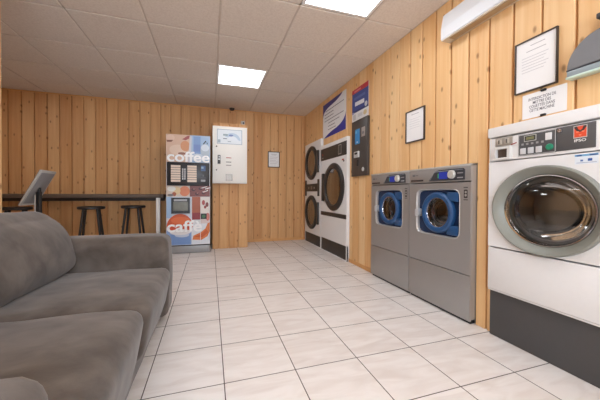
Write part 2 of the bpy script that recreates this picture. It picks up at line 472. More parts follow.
def glass_bowl(r, y_edge, y_mid, y_in, cx, cz, m, parent, name='door_glass'):
    pr = []
    for k in range(9):
        t = k / 8; pr.append((r * t, y_mid + (y_edge - y_mid) * t * t))
    return MB().lathe(pr, cx, cz, 48).build(name, m, parent)

def drum(r, y0, y1, cx, cz, parent, m):
    d = MB().lathe([(r, y0), (r, y0 + .02), (r * 1.18, y0 + .05), (r * 1.18, y1), (r * .35, y1 + .02), (0, y1 + .02)], cx, cz, 48)
    for k in range(3):      # lifters
        a = PI / 2 + 2 * PI * k / 3
        d.rod((cx + r * 1.1 * math.cos(a), y0 + .06, cz + r * 1.1 * math.sin(a)), (cx + r * 1.1 * math.cos(a), y1 - .01, cz + r * 1.1 * math.sin(a)), .022, .028)
    return d.build('drum', m, parent)

# ------------------------------------------------------------------ dryers
DRYGLASS = mat((112, 92, 72), .12, .55, var=.05, nscale=6)
DARKRING = mat((46, 43, 41), .4, var=.08)
DOORGLASS = glass('smoked_glass', (170, 150, 128), 5.0, .05)
DRUM_M = mat((150, 140, 128), .4, .6, var=.08)

def dryer_door(t, cx, cz, r, hinge_side, nm='door'):
    d = MB().lathe([(r * .74, -.012), (r * .80, -.034), (r * .93, -.034), (r, -.016), (r, -.001), (r * .74, -.001)], cx, cz, 56, loop=True)
    h = hinge_side
    d = d.build(nm, DARKRING, t)
    glass_bowl(r * .76, -.014, -.024, 0, cx, cz, DOORGLASS, d, 'door_glass')
    hx = cx + h * r * .96
    MB().box(min(hx, hx + h * .07), max(hx, hx + h * .07), -.03, -.001, cz - r * .62, cz + r * .62, .006).build('hinge', DARKRING, d)
    return d

# big dryer
yc = sum(DRY_N) / 2; w = DRY_N[1] - DRY_N[0]; h = w / 2
t = thing('tumble_dryer', 'large white tumble dryer with single round dark door, under the blue-cornered poster', 'dryer', (1.70, yc, 0), RW, 'tumble dryers')
shell(w, .0, .72, .0, 1.65, WHITE, t)
dcx, dcz, dr = yc - 3.71, .99, .345
MB().holed(-h + .012, h - .012, .2, 1.41, dcx, dcz, lambda a: dr * .78, 0, .012).build('front_panel', WHITE, t, smooth=False)
MB().box(-h + .012, h - .012, .0, .012, 1.59, 1.638).build('top_strip', WHITE, t, smooth=False)
cp = MB().box(-h + .004, h - .004, -.008, .012, 1.41, 1.592, .003).build('control_panel', BROWNBLK, t)
p = Print(-.008); p.add(rect(.20, .30, 1.435, 1.57), (150, 146, 140)).add(rect(.212, .288, 1.447, 1.558), (60, 55, 52)); p.build('display', cp)
marks(cp, -.008, [('red_button', ell(-.36, 1.50, .016, .016), (170, 60, 45)), ('name_strip', rect(-.40, -.33, 1.44, 1.455), (150, 145, 140))])
dryer_door(t, dcx, dcz, dr, -1)
drum(.26, .014, .62, dcx, dcz, t, DRUM_M)
MB().box(-h + .012, h - .004, -.006, .012, .555, .615, .003).build('lint_drawer_strip', BROWNBLK, t)
MB().box(-h, h, .006, .03, 0, .2, .002).build('kick_plate', BROWNBLK, t)
p = Print(0); p.add(rect(.30, .36, 1.345, 1.365), (170, 50, 40)).add(rect(.335, .375, 1.325, 1.345), (50, 48, 46)); p.build('warning_sticker', t)

# stacked dryer
yc = sum(DRY_F) / 2; w = DRY_F[1] - DRY_F[0]; h = w / 2
t = thing('stacked_dryer', 'white stacked dryer with two round dark doors one above the other, in the far corner', 'dryer', (1.70, yc, 0), RW, 'tumble dryers')
shell(w, .0, .72, 0, 1.785, WHITE, t)
dcx = -.03
for cz in (.565, 1.425):
    MB().holed(-h + .012, h - .012, .19 if cz < 1 else 1.0, 1.0 if cz < 1 else 1.773, dcx, cz, lambda a: .29 * .78, 0, .012).build('front_panel', WHITE, t, smooth=False)
    dryer_door(t, dcx, cz, .295, 1)
    drum(.22, .014, .6, dcx, cz, t, DRUM_M)
cb = MB().box(-.33, .30, -.012, -.001, .93, 1.06, .003).box(-.36, -.29, -.014, -.001, .85, 1.13, .003).box(.27, .34, -.014, -.001, .85, 1.13, .003)
cb = cb.build('control_panel', BROWNBLK, t)
marks(cb, -.012, [('display', rect(-.05, .03, .965, 1.02), (120, 110, 100)), ('knob', ell(-.15, .99, .02, .02), (165, 160, 150)), ('knob', ell(.12, .99, .02, .02), (165, 160, 150))])
MB().box(-h, h, .006, .03, 0, .185, .002).build('kick_plate', BROWNBLK, t)

# ------------------------------------------------------------------ grey washers
WGLASS = glass('porthole_glass', (236, 238, 240), 2.2, .02)
STEEL_DRUM = mat((214, 210, 204), .35, .15, var=.1, nscale=30)
def grey_washer(span, label):
    yc = sum(span) / 2; w = span[1] - span[0]; h = w / 2
    t = thing('washing_machine', label, 'washing machine', (1.70, yc, 0), RW, 'grey front-loading washers')
    shell(w, .0, .62, .03, 1.108, STEEL, t)
    sup = lambda a, A=.222, B=.184, n=9: 1 / ((abs(math.cos(a)) / A) ** n + (abs(math.sin(a)) / B) ** n) ** (1 / n)
    cx, cz = 0.0, .752
    MB().holed(-h + .004, h - .004, .338, .982, cx, cz, sup, -.006, .012).build('front_panel', STEEL, t)
    rim = MB(); n = 72
    # pressed rim round the door recess
    b = bmesh.new(); rows = []
    for (sc, y) in ((1.0, -.006), (.985, -.009), (.95, .0), (.945, .03)):
        rows.append([b.verts.new((cx + sup(2 * PI * i / n) * sc * math.cos(2 * PI * i / n), y, cz + sup(2 * PI * i / n) * sc * math.sin(2 * PI * i / n))) for i in range(n)])
    for A, B in zip(rows, rows[1:]):
        for i in range(n): b.faces.new((A[i], A[(i + 1) % n], B[(i + 1) % n], B[i]))
    bmesh.ops.recalc_face_normals(b, faces=b.faces[:]); rim._merge(b, 0)
    rim.build('recess_rim', STEEL_L, t)
    d = MB().holed(-.213, .213, cz - .179, cz + .179, cx + .005, cz, lambda a: .115, .02, .034).build('door', BLUE_D, t, smooth=False)
    lab(d, 'square dark blue door surround')
    rr = .16
    MB().lathe([(.113, .0), (.120, -.014), (.145, -.018), (rr, -.006), (rr, .02), (.113, .02)], cx + .005, cz, 56, loop=True).build('door_ring', BLUE, d)
    for s in (-1, 1):
        MB().box(.10, .207, -.006, .02, cz + s * .125 - .035, cz + s * .125 + .035, .008).build('hinge', BLUE, d)
    lt = MB().prism(rrect(-.222, -.178, cz - .045, cz + .02, .018), -.022, .02).build('latch', mat((205, 208, 212), .35, .3), d)
    glass_bowl(.114, .002, -.008, 0, cx + .005, cz, WGLASS, d)
    MB().lathe([(.110, .004), (.114, -.002), (.108, -.002), (.092, .034), (.098, .034)], cx + .005, cz, 48, loop=True).build('chrome_ring', CHROME, d)
    MB().lathe([(.086, .05), (.092, .044), (.096, .05), (.092, .056)], cx + .005, cz, 40, loop=True).lathe([(.070, .07), (.075, .064), (.079, .07), (.075, .076)], cx + .005, cz, 40, loop=True).build('inner_ring', CHROME, d)
    drum(.1, .036, .2, cx + .005, cz, t, STEEL_DRUM)
    # fascia
    f = MB().box(-h + .002, h - .002, -.008, .012, .99, 1.10, .006).build('control_fascia', STEEL, t)
    MB().box(-h, h, -.012, .1, 1.094, 1.109, .005).build('top_edge', STEEL_L, f)
    pn = MB().prism([(-.075, 1.0), (.262, 1.0), (.262, 1.072), (.25, 1.082), (.03, 1.082), (-.01, 1.072)], -.013, -.008).build('control_panel', mat((52, 54, 60), .35), f)
    p = Print(-.013)
    p.add([(-.065, 1.003), (-.02, 1.066), (.0, 1.073), (.25, 1.075), (.25, 1.072), (.0, 1.068), (-.018, 1.062), (-.06, 1.003)], (150, 156, 164))
    p.build('trim_line', pn)
    marks(pn, -.013, [('green_key', rect(.02, .03, 1.02, 1.055), (70, 170, 120)), ('key_legend', rect(.202, .25, 1.012, 1.02), (170, 170, 172)), ('key_legend', rect(.202, .25, 1.045, 1.053), (150, 150, 152))])
    m, nt, bs = base_mat('lit_blue_display')
    bs.inputs['Base Color'].default_value = lin((30, 46, 150)); bs.inputs['Emission Color'].default_value = lin((50, 70, 190)); bs.inputs['Emission Strength'].default_value = .14
    MB().prism(rrect(.035, .115, 1.012, 1.064, .004), -.016, -.012).build('display', m, pn)
    MB().lathe([(0, -.03), (.026, -.03), (.030, -.026), (.032, -.013), (0, -.013)], .155, 1.042, 32).build('knob', mat((214, 212, 205), .3, .4), pn)
    p = Print(-.008); p.add(rect(-.29, -.14, 1.002, 1.016), (48, 46, 46)); p.add(rect(-.27, -.24, 1.045, 1.062), (120, 120, 122)); p.add(rect(-.235, -.20, 1.05, 1.057), (120, 120, 122))
    p.build('name_strip', f)
    p = Print(-.006)
    p.add(rrect(.252, .282, .87, .93, .006), (62, 58, 56)).add(ell(.267, .912, .008, .008), (180, 178, 174)).add(ell(.267, .89, .009, .009), (180, 178, 174))
    p.add(rect(.250, .284, .94, .948), (90, 88, 86)); p.add(rect(.250, .284, .855, .862), (90, 88, 86))
    p.build('warning_sticker', t)
    MB().box(-h + .001, h - .001, -.008, .012, .02, .332, .004).build('lower_panel', STEEL, t)
    MB().box(-h + .01, h - .01, .012, .05, 0, .05).build('plinth', BLACK, t, smooth=False)
    return t
grey_washer(GREY_N, 'grey front-loading washer with blue porthole door, right of the pair, nearer the white machine')
grey_washer(GREY_F, 'grey front-loading washer with blue porthole door, left of the pair, nearer the dryers')

# ------------------------------------------------------------------ white washer
yc = 1.0515; xl, xr = yc - WHT[1], yc - WHT[0]
t = thing('washing_machine', 'big white industrial washer with large silver porthole, on black plinth at right', 'washing machine', (1.70, yc, 0), RW)
shell((xl, xr), .0, .72, .29, 1.305, WHITE, t)
MB().box(xl - .002, xr + .002, -.016, .3, 1.252, 1.314, .006).build('top_lid', WHITE, t)
dcx, dcz, EX = .028, .812, 1.12
MB().holed(xl + .003, xr - .003, .572, 1.098, dcx, dcz, lambda a: .215 / math.sqrt((math.cos(a) / EX) ** 2 + math.sin(a) ** 2), -.008, .012).build('front_panel', WHITE, t, smooth=False)
MB().box(xl + .003, xr - .003, -.008, .012, .304, .564, .005).build('lower_panel', WHITE, t)
f = MB().box(xl + .003, xr - .003, -.006, .012, 1.104, 1.244, .003).build('control_fascia', WHITE, t)
MB().box(xl, xr, .018, .06, 0, .292, .003).build('plinth', CHAR, t)
d = MB().lathe([(.190, .012), (.198, -.002), (.226, -.034), (.234, -.038), (.241, -.032), (.242, -.008), (.234, -.004), (.190, .02)], dcx, dcz, 72, loop=True).build('door', mat((136, 138, 130), .45, .1, var=.03), t)
q1 = MB().lathe([(.182, .016), (.187, .002), (.192, .0), (.195, .006), (.192, .03), (.182, .03)], dcx, dcz, 64, loop=True).build('chrome_ring', CHROME, d)
q2 = MB().lathe([(.160, .06), (.166, .04), (.184, .03), (.186, .06), (.160, .07)], dcx, dcz, 64, loop=True).build('door_gasket', mat((122, 124, 128), .3, var=.1), d)
gb = MB(); pr = []
for k in range(13):
    q = k / 12; pr.append((.188 * q, -.022 + .036 * q ** 2.2))
gb.lathe(pr, dcx, dcz, 64)
q3 = gb.build('door_glass', glass('bowl_glass', (240, 242, 244), 2.1, .015), d)
ib = MB(); pr = []
for k in range(17):
    q = k / 16; pr.append((.158 * q, .12 - .08 * q ** 4))
ib.lathe(pr, dcx, dcz, 64)
q4 = ib.build('glass_bowl', glass('bowl_glass_inner', (240, 240, 240), 1.55, .03), d)
q5 = drum(.188, .075, .30, dcx, dcz, t, mat((228, 226, 224), .4, .05, var=.1, nscale=20))
for q in (d, q1, q2, q3, q4, q5):
    for v in q.data.vertices: v.co.x = dcx + (v.co.x - dcx) * EX
# coin acceptor
ca = MB().box(-.2385, -.137, -.016, -.006, 1.19, 1.262 if False else 1.243, .003).build('coin_acceptor', mat((176, 170, 160), .35, .5), f)
for s in (-.21, -.165):
    MB().box(s - .013, s + .013, -.022, -.015, 1.20, 1.232, .003).build('coin_slot', mat((196, 190, 180), .3, .5), ca)
    MB().box(s - .002, s + .002, -.0235, -.021, 1.205, 1.228).build('slot_opening', BLACK, ca, smooth=False)
cr = MB().holed(-.236, -.14, 1.108, 1.186, -.19, 1.145, lambda a: 1 / max(abs(math.cos(a)) / .034, abs(math.sin(a)) / .026), -.03, -.006).build('coin_return', WHITE_D, f, smooth=False)
MB().box(-.223, -.157, -.012, -.0065, 1.12, 1.17).build('return_flap', mat((92, 80, 72), .4, .4, var=.3), cr, smooth=False)
MB().rod((-.14, -.018, 1.19), (-.112, -.014, 1.198), .003).build('red_lead', mat((150, 40, 36), .5), f)
# control panel
cpz0, cpz1 = 1.117, 1.238
cp = MB().box(-.106, .08, -.0095, -.006, cpz0, cpz1, .001).build('control_panel', mat((78, 78, 80), .45), f)
p = Print(-.0095)
for q in ((-.104, .078, cpz0 + .002, cpz0 + .0045), (-.104, .078, cpz1 - .0045, cpz1 - .002), (-.104, -.1015, cpz0 + .002, cpz1 - .002), (.0755, .078, cpz0 + .002, cpz1 - .002)): p.add(rect(*q), (200, 200, 200), 1)
p.add(rect(-.074, -.012, 1.195, 1.228), (196, 196, 190), 2).add(rect(-.071, -.015, 1.198, 1.225), (60, 62, 56), 3).add(rect(-.063, -.023, 1.204, 1.219), (120, 122, 84), 4)
for k in range(5): p.add(rect(-.088 + k * .025, -.076 + k * .025, 1.176, 1.187), (150, 150, 150), 2)
p.build('panel_markings', cp)
for k in range(3):
    x = -.078 + .04 * k; MB().box(x - .015, x + .015, -.014, -.009, 1.126, 1.16, .003).build('push_button', mat((205, 206, 208), .4), cp)
lab(MB().box(.032, .062, -.013, -.009, 1.186, 1.224, .002).build('label_plate', mat((222, 222, 222), .5), cp), 'small white label plate')
lab(MB().lathe([(0, -.02), (.013, -.02), (.017, -.014), (.017, -.009), (0, -.009)], .052, 1.148, 28).build('start_button', mat((40, 132, 100), .4), cp), 'round green start button')
rp = MB().box(.081, .236, -.0095, -.006, cpz0 + .002, cpz1 + .002, .001).build('brand_panel', mat((84, 83, 84), .45), f)
MB().lathe([(0, -.018), (.009, -.018), (.011, -.0095), (0, -.0095)], .098, 1.222, 20).build('key_lock', CHROME, rp)
p = Print(-.0095)
p.add(rect(.152, .205, 1.172, 1.232), (196, 190, 186)).add(rect(.155, .202, 1.176, 1.229), (224, 82, 48))
p.add([(.155, 1.229), (.166, 1.229), (.171, 1.214), (.178, 1.208), (.186, 1.214), (.191, 1.229), (.202, 1.229), (.202, 1.222), (.192, 1.207), (.178, 1.2), (.164, 1.207), (.155, 1.222)], (70, 52, 52))
p.add(ell(.168, 1.202, .006, .003), (240, 140, 110)).add(ell(.189, 1.202, .006, .003), (240, 140, 110)).add([(.172, 1.188), (.185, 1.188), (.178, 1.181)], (240, 140, 110))
p.build('emblem', rp)
lettering('IPSO', .156, .201, 1.154, 1.167, -.0098, mat((238, 238, 238), .5), rp, bold=.01)
p = Print(-.008)
p.add(rect(.158, .246, 1.045, 1.092), (226, 234, 242)).add(rect(.158, .246, 1.082, 1.092), (120, 170, 210)).add(rect(.165, .185, 1.083, 1.089), (40, 80, 140)).add(rect(.215, .243, 1.083, 1.089), (40, 80, 140))
p.add(rect(.18, .19, 1.058, 1.066), (80, 110, 170)).add(rect(.208, .224, 1.058, 1.07), (50, 90, 160)).add(rect(.165, .24, 1.05, 1.053), (170, 180, 200))
lab(p.build('information_sticker', t), 'small blue and white sticker')

# ------------------------------------------------------------------ coffee machine (front faces the room)
t = thing('coffee_vending_machine', 'tall hot drinks vending machine printed with coffee pictures, beside the white cabinet', 'vending machine', (-.305, 4.44, 0))
CWm, CHm = .604, 1.745
MB().box(-CWm / 2, CWm / 2, .012, .66, .0, CHm, .006).build('body', mat((52, 50, 50), .5), t)
S = CWm / 42.6
def cu(u): return -CWm / 2 + u * S
def cv(v): return CHm - v * (CHm - .005) / 117.0
def R(u0, u1, v0, v1): return rect(cu(max(.3, u0)), cu(min(42.3, u1)), cv(v1), cv(v0))
def E(u, v, ru, rv, a0=0, a1=2 * PI): return [(cu(min(42.3, max(.3, u + ru * math.cos(a0 + (a1 - a0) * i / 30)))), cv(v - rv * math.sin(a0 + (a1 - a0) * i / 30))) for i in range(30 if abs(a1 - a0 - 2 * PI) < 1e-6 else 31)]
def P(*q): return [(cu(a), cv(b)) for a, b in q]
dr = MB().box(-CWm / 2, CWm / 2, 0, .012, cv(109), CHm, .003).build('front_door', mat((222, 222, 224), .35), t)
p = Print(0)
p.add(R(0, 42.6, 0, 108.8), (222, 222, 224)).add(R(0, 22.6, 0, 27), (216, 182, 158)).add(R(22.6, 42.6, 0, 27), (160, 186, 214))
p.add(E(11, 15, 8, 5), (226, 200, 180)).add(E(18, 11, 4.5, 5), (212, 150, 108)).add(E(4, 3.5, 4, 3), (226, 196, 176)).add(P((.4, 6), (6.5, 5.6), (5, 7.6), (1, 7.8)), (128, 86, 70))
p.add(P((15, 4.5), (20, 1), (22.4, .6), (21.6, 3.6), (18, 5.4)), (158, 84, 84)).add(P((20.5, 27), (22.6, 1), (24.4, 1), (23.4, 27)), (206, 206, 214)).add(E(15, 18.5, 4, 1.2), (150, 100, 84))
p.add(R(26, 33, 1, 25), (126, 156, 202)).add(R(26, 33, 9, 16), (116, 140, 194)).add(E(37.5, 15, 4.6, 7), (176, 190, 202)).add(E(37.5, 12, 4, 3.4), (206, 216, 226))
p.add(P((35.4, 8), (38, 4.6), (38.6, 5.6), (36, 8.6)), (40, 44, 52)).add(P((38.8, 5.4), (40.2, 7.6), (39.6, 8.6)), (40, 44, 52)).add(E(30, 22, 6, 4), (196, 206, 218))
p.add(R(0, 22.5, 50.2, 61), (212, 196, 182)).add(R(22.5, 42.6, 50.2, 61), (122, 62, 58)).add(E(17.5, 55.6, 5, 5), (214, 128, 88)).add(E(10, 55, 3.5, 4), (222, 196, 150)).add(E(5, 53.5, 4, 2.4), (222, 222, 216)).add(E(7.5, 58.5, 2, 2), (170, 90, 60)).add(E(4, 59.5, 3, 1.2), (120, 110, 108))
for a, b in ((26, 54), (29.5, 58), (33, 53), (36, 57.4), (39.5, 54.5)): p.add(E(a, b, 1.9, 1.5), (70, 26, 30)).add(E(a + .5, b - .6, 1, .5), (176, 110, 100))
for a, b in ((35, 56), (37.5, 53), (34, 52)): p.add(P((a, b), (a + 5.5, b - 1.6), (a + 5.7, b - .8), (a + .2, b + .8)), (226, 216, 212))
p.add(R(0, 5.2, 61.2, 82), (160, 190, 222)).add(R(5.2, 24.2, 61.2, 96), (206, 212, 224)).add(R(24.4, 32.8, 61.2, 84), (172, 92, 62)).add(R(24.4, 32.8, 77, 84), (146, 50, 56)).add(R(33, 42.4, 61.2, 78), (222, 216, 210))
p.add(E(36, 67, 1.6, 2.6), (170, 70, 70)).add(E(39.5, 69, 1.6, 2.4), (120, 50, 50)).add(E(37.6, 71.5, 1.2, 1.6), (150, 60, 60)).add(R(33, 42.4, 78, 96), (216, 200, 196)).add(E(40.2, 81.4, 2, 4), (206, 120, 110))
p.add(R(33.2, 39.2, 78, 83.6), (34, 40, 38)).add(E(36.2, 80.8, 1.8, 1.6), (60, 110, 70))
p.add(R(0, 24.2, 94, 108.6), (140, 168, 212)).add(R(24.2, 42.4, 88, 108.6), (222, 226, 232)).add(P((0.4, 100), (12, 96), (23, 98), (23, 108), (.4, 108)), (122, 154, 206)).add(E(15, 99, 7, 2.2), (196, 206, 224))
p.add(E(13, 91, 12.6, 13, 0, PI), (206, 88, 44)).add(E(13, 91, 12, 8, PI, 2 * PI), (200, 70, 36)).add(E(13.5, 84.5, 9, 3.5), (222, 110, 60)).add(E(13.5, 96, 10, 3), (226, 222, 222))
p.add(P((25, 104), (26, 100), (33, 97), (38, 93), (40, 88), (42.3, 87), (42.3, 96), (40, 101), (34, 104.5)), (218, 122, 62)).add(P((27, 101), (33, 99), (39, 94), (41, 97), (35, 102)), (202, 92, 40))
p.add(R(24.2, 24.6, 61, 108.6), (236, 236, 238)).add(R(32.8, 33.2, 84, 108.6), (236, 236, 238))
p.build('front_artwork', dr)
TW = mat((248, 248, 248), .4, var=.01)
lettering('coffee', cu(.8), cu(42), cv(26.8), cv(16.4), -.0095, TW, dr, bold=.022)
lettering('caffè', cu(.8), cu(34.5), cv(96), cv(84.6), -.0095, TW, dr, bold=.022)
sp = MB().box(cu(.8), cu(42), -.022, -.0005, cv(50.2), cv(27.2), .003).build('selection_panel', mat((40, 40, 44), .35), dr)
p = Print(-.022)
for a in (4.6, 20.2):
    p.add(R(a, a + 9, 30.2, 46.6), (222, 202, 184), 1)
    for k in range(1, 7): p.add(R(a, a + 9, 30.2 + k * 2.34 - .25, 30.2 + k * 2.34 + .25), (110, 96, 88), 2)
p.add(R(33.4, 38, 30, 35.4), (54, 84, 130), 1).add(R(33.8, 36, 31, 33), (130, 160, 190), 2).add(R(33.4, 37.8, 44, 46), (150, 150, 152), 1).add(R(35, 36.4, 39, 41), (80, 80, 84), 1).add(R(33, 38.6, 42, 42.5), (90, 90, 94), 1)
p.build('menu_labels', sp)
for c in range(2):
    for r in range(6):
        x, z = cu(15.8 + c * 2.1), cv(34 + r * 1.9)
        MB().box(x - .009, x + .009, -.028, -.0215, z - .009, z + .009, .003).build('keypad_button', mat((220, 220, 222), .4), sp)
dw = MB().holed(cu(5), cu(22.6), cv(77.6), cv(62), cu(13.8), cv(70.4), lambda a: 1 / max(abs(math.cos(a)) / (7.0 * S), abs(math.sin(a)) / (.067)), -.03, -.0005).build('cup_window', mat((34, 34, 38), .4), dr, smooth=False)
MB().box(cu(6.6), cu(21), -.018, -.014, cv(75.2), cv(65.8)).build('window_flap', mat((122, 122, 112), .25, .2, var=.3, nscale=12), dw, smooth=False)
MB().box(cu(7.4), cu(20), -.032, -.029, cv(65.4), cv(63.6)).build('handle_strip', mat((176, 178, 182), .4), dw, smooth=False)
MB().box(-CWm / 2 + .004, CWm / 2 - .002, .002, .012, .004, cv(110), .002).build('kick_plate', mat((158, 158, 158), .45, .3), t)

# ------------------------------------------------------------------ white payment cabinet
PY = 4.55
t = thing('payment_cabinet', 'white metal token cabinet with grey label window, mounted on boxed-in boards', 'cabinet', (.2965, PY, 1.045))
hw, hh = .266, .895
MB().box(-hw, hw, .006, 4.655 - PY, 0, hh, .006).build('body', CREAM, t)
dd = MB().box(-hw + .004, hw - .004, 0, .008, .004, hh - .004, .003).build('door', CREAM, t)
fx = lambda X: (X - .2965); fz = lambda z: z - 1.055
p = Print(0)
p.add(rect(fx(.098), fx(.482), fz(1.672), fz(1.902)), (150, 166, 182)).add(rect(fx(.106), fx(.474), fz(1.68), fz(1.894)), (222, 228, 232))
p.add(ell(fx(.33), fz(1.72), .13, .13, 28, .1, 2.6), (186, 204, 220)).add(ell(fx(.33), fz(1.70), .10, .10, 28, .1, 2.6), (224, 230, 236))
p.add(rect(fx(.19), fx(.26), fz(1.80), fz(1.83)), (150, 168, 172)).add(rect(fx(.11), fx(.15), fz(1.69), fz(1.74)), (160, 176, 186)).add(rect(fx(.19), fx(.25), fz(1.75), fz(1.763)), (120, 130, 140)).add(rect(fx(.26), fx(.31), fz(1.71), fz(1.718)), (130, 140, 150)).add(ell(fx(.31), fz(1.81), .035, .016), (120, 140, 184))
p.build('label_window', dd)
marks(dd, 0, [('instruction_label', rect(fx(.235), fx(.315), fz(z), fz(z + .012)), c) for z, c in ((1.452, (196, 110, 96)), (1.385, (120, 116, 112)), (1.335, (150, 140, 134)))])
co = MB().box(fx(.108), fx(.152), -.012, .0, fz(1.36), fz(1.495), .003).build('coin_slot', mat((58, 56, 58), .4), dd)
MB().box(fx(.122), fx(.138), -.016, -.011, fz(1.455), fz(1.48)).build('slot_plate', STEEL_L, co, smooth=False)
MB().box(fx(.115), fx(.145), -.015, -.011, fz(1.42), fz(1.44)).build('slot_plate', STEEL_L, co, smooth=False)
for z in (1.63, 1.265): MB().lathe([(0, -.008), (.01, -.008), (.012, 0), (0, 0)], fx(.092), fz(z), 16).build('lock', mat((110, 104, 98), .4, .5), dd)
tr = MB().holed(fx(.232), fx(.334), fz(1.098), fz(1.2), fx(.283), fz(1.149), lambda a: 1 / max(abs(math.cos(a)) / .04, abs(math.sin(a)) / .04), -.014, .0).build('token_tray', mat((150, 144, 138), .4, .4), dd, smooth=False)
MB().box(fx(.242), fx(.324), -.005, -.001, fz(1.108), fz(1.19)).build('tray_flap', mat((166, 160, 152), .4, .4, var=.3), tr, smooth=False)

jb = MB().box(.478, .538, 4.67, 4.74, 2.013, 2.075, .006).box(.502, .53, 4.662, 4.672, 2.025, 2.055, .003, 1)
tag(jb.build('junction_box', [mat((190, 184, 176), .5), DARK]), 'small grey box standing on top edge of boards above white cabinet', 'junction box')
sn = MB().lathe([(0, ZC - .035), (.03, ZC - .033), (.045, ZC - .012), (.045, ZC - .001), (0, ZC - .001)], .36, 0, 24, axis='Z', cy=5.06)
tag(sn.build('ceiling_sensor', mat((50, 42, 36), .5)), 'small dark sensor on ceiling edge above white cabinet', 'sensor')

# ------------------------------------------------------------------ wall notices
def notice(name, label, cat, loc, rz, w, hgt, bar, lines, fm, grp=None, art=None):
    t = thing(name, label, cat, loc, rz, grp)
    if bar:
        f = MB(); a, b = w / 2, hgt / 2
        f.box(-a, a, -.016, 0, -b, -b + bar, .002); f.box(-a, a, -.016, 0, b - bar, b, .002)
        f.box(-a, -a + bar, -.016, 0, -b + bar, b - bar, .002); f.box(a - bar, a, -.016, 0, -b + bar, b - bar, .002)
        f.build('frame', fm, t)
    pg = MB().box(-w / 2 + bar * .8, w / 2 - bar * .8, -.008 if bar else -.003, -.0005, -hgt / 2 + bar * .8, hgt / 2 - bar * .8).build('sheet', PAPER, t, smooth=False)
    p = Print(-.008 if bar else -.003)
    for (x0, x1, z, th, c) in lines: p.add(rect(x0 * w, x1 * w, z * hgt - th / 2, z * hgt + th / 2), c, 1)
    if lines: p.build('printed_lines', pg)
    return t
g1 = (176, 176, 180)
FR = mat((66, 58, 52), .45, .2, var=.1)
nl = [(-.12, .22, .37, .004, g1), (-.22, .24, .27, .004, g1)] + [(-.33, .30 - .05 * (k % 3), .16 - .055 * k, .003, (196, 196, 200)) for k in range(6)]
notice('framed_notice', 'framed white notice with dark frame, hanging above the big white washer', 'notice', (XW - .001, 1.1, 1.634), RW, .216, .296, .007, nl, FR, 'framed notices')
ml = [(-.2, .2, .36, .005, g1)] + [(-.3, .28 - .06 * (k % 2), .22 - .07 * k, .003, (206, 206, 210)) for k in range(5)]
notice('framed_notice', 'framed white notice with dark frame, alone on boards above grey washers', 'notice', (XW - .001, 2.066, 1.505), RW, .24, .288, .010, ml, FR, 'framed notices')
bl = [(-.24, .24, .34, .008, (180, 176, 176)), (-.2, .2, .28, .008, (196, 190, 190))] + [(-.32, .32 - .08 * (k % 3), .15 - .1 * k, .006, (190, 180, 182)) for k in range(6)]
notice('framed_notice', 'small framed sheet hanging on the back wall left of the dryers', 'notice', (1.128, YB - .001, 1.521), 0, .225, .295, .014, bl, FR, 'framed notices')

pn = notice('paper_notice', 'white paper notice with black capitals, on wall directly over the white washer lid', 'notice', (XW - .001, 1.061, 1.402), RW, .214, .138, 0, [], None)
lettering('INTERDICTION DE\nMETTRE DES\nCOUETTES DANS\nCETTE MACHINE', -.074, .060, -.036, .044, -.0034, mat((92, 92, 102), .6), pn, bold=.004)
for z in (.068, -.068): MB().box(-.01, .016, -.012, -.001, z - .006, z + .007, .003).build('clip', BLACK, pn)

# large poster with dark blue swooshes
PW, PHt = .80, .535
t = thing('wall_poster', 'large white instruction poster with dark blue curved corners, above the big dryer', 'poster', (XW - .001, 3.81, 2.035), RW)
sh = MB().box(-PW / 2, PW / 2, -.004, -.0005, -PHt / 2, PHt / 2).build('sheet', mat((230, 230, 232), .5), t, smooth=False)
p = Print(-.004)
a, b = PW / 2, PHt / 2
def curve(pts, n=8):
    out = []
    for k in range(n + 1):
        q = k / n; out.append(((1 - q) ** 2 * pts[0][0] + 2 * q * (1 - q) * pts[1][0] + q * q * pts[2][0], (1 - q) ** 2 * pts[0][1] + 2 * q * (1 - q) * pts[1][1] + q * q * pts[2][1]))
    return out
NAVY = (46, 44, 118)
p.add([(-a, b)] + curve([(-a, b - .20), (-a + .02, b - .09), (-a + .28, b - .075)]) + curve([(-a + .28, b - .075), (.2, b - .06), (a - .1, b)]), NAVY, 1)
p.add([(a, -b)] + curve([(a, -b + .24), (a - .03, -b + .12), (a - .30, -b + .085)]) + curve([(a - .30, -b + .085), (-.15, -b + .07), (-a + .04, -b)]), (44, 52, 150), 1)
for k, (x0, x1) in enumerate(((-.3, .34), (-.34, .0), (-.34, .0), (-.34, .33), (-.2, .2), (-.2, .05), (-.2, .08))):
    z = .145 - .05 * k
    p.add(rect(x0, x1, z - .005, z + .005), (120, 118, 128), 2)
p.build('artwork', sh)

# red and blue poster
t = thing('wall_poster', 'narrow blue poster with red top band, above the black payment terminal', 'poster', (XW - .001, 3.04, 2.01), RW)
sh = MB().box(-.195, .195, -.004, -.0005, -.205, .195).build('sheet', mat((226, 226, 228), .5), t, smooth=False)
p = Print(-.004)
p.add(rect(-.195, .195, -.075, .195), (56, 74, 142), 1).add([(-.195, .145), (.195, .135), (.195, .195), (-.195, .195)], (186, 44, 56), 2)
p.add(rect(-.195, .195, -.10, -.075), (42, 52, 110), 1).add([(-.12, -.02), (.10, -.03), (.10, .02), (-.12, .03)], (224, 226, 232), 2).add(rect(-.14, .02, .155, .175), (214, 120, 120), 3)
p.add(ell(.14, -.055, .03, .03), (200, 206, 214), 2).add(rect(-.15, .12, .06, .09), (84, 104, 168), 2).add(rect(-.17, -.1, -.19, -.12), (198, 196, 200), 1).add(rect(-.05, .06, -.17, -.13), (206, 206, 208), 1).add(ell(.12, -.15, .04, .03), (216, 196, 150), 1).add(rect(-.195, -.14, -.11, -.085), (150, 160, 200), 2)
p.build('artwork', sh)

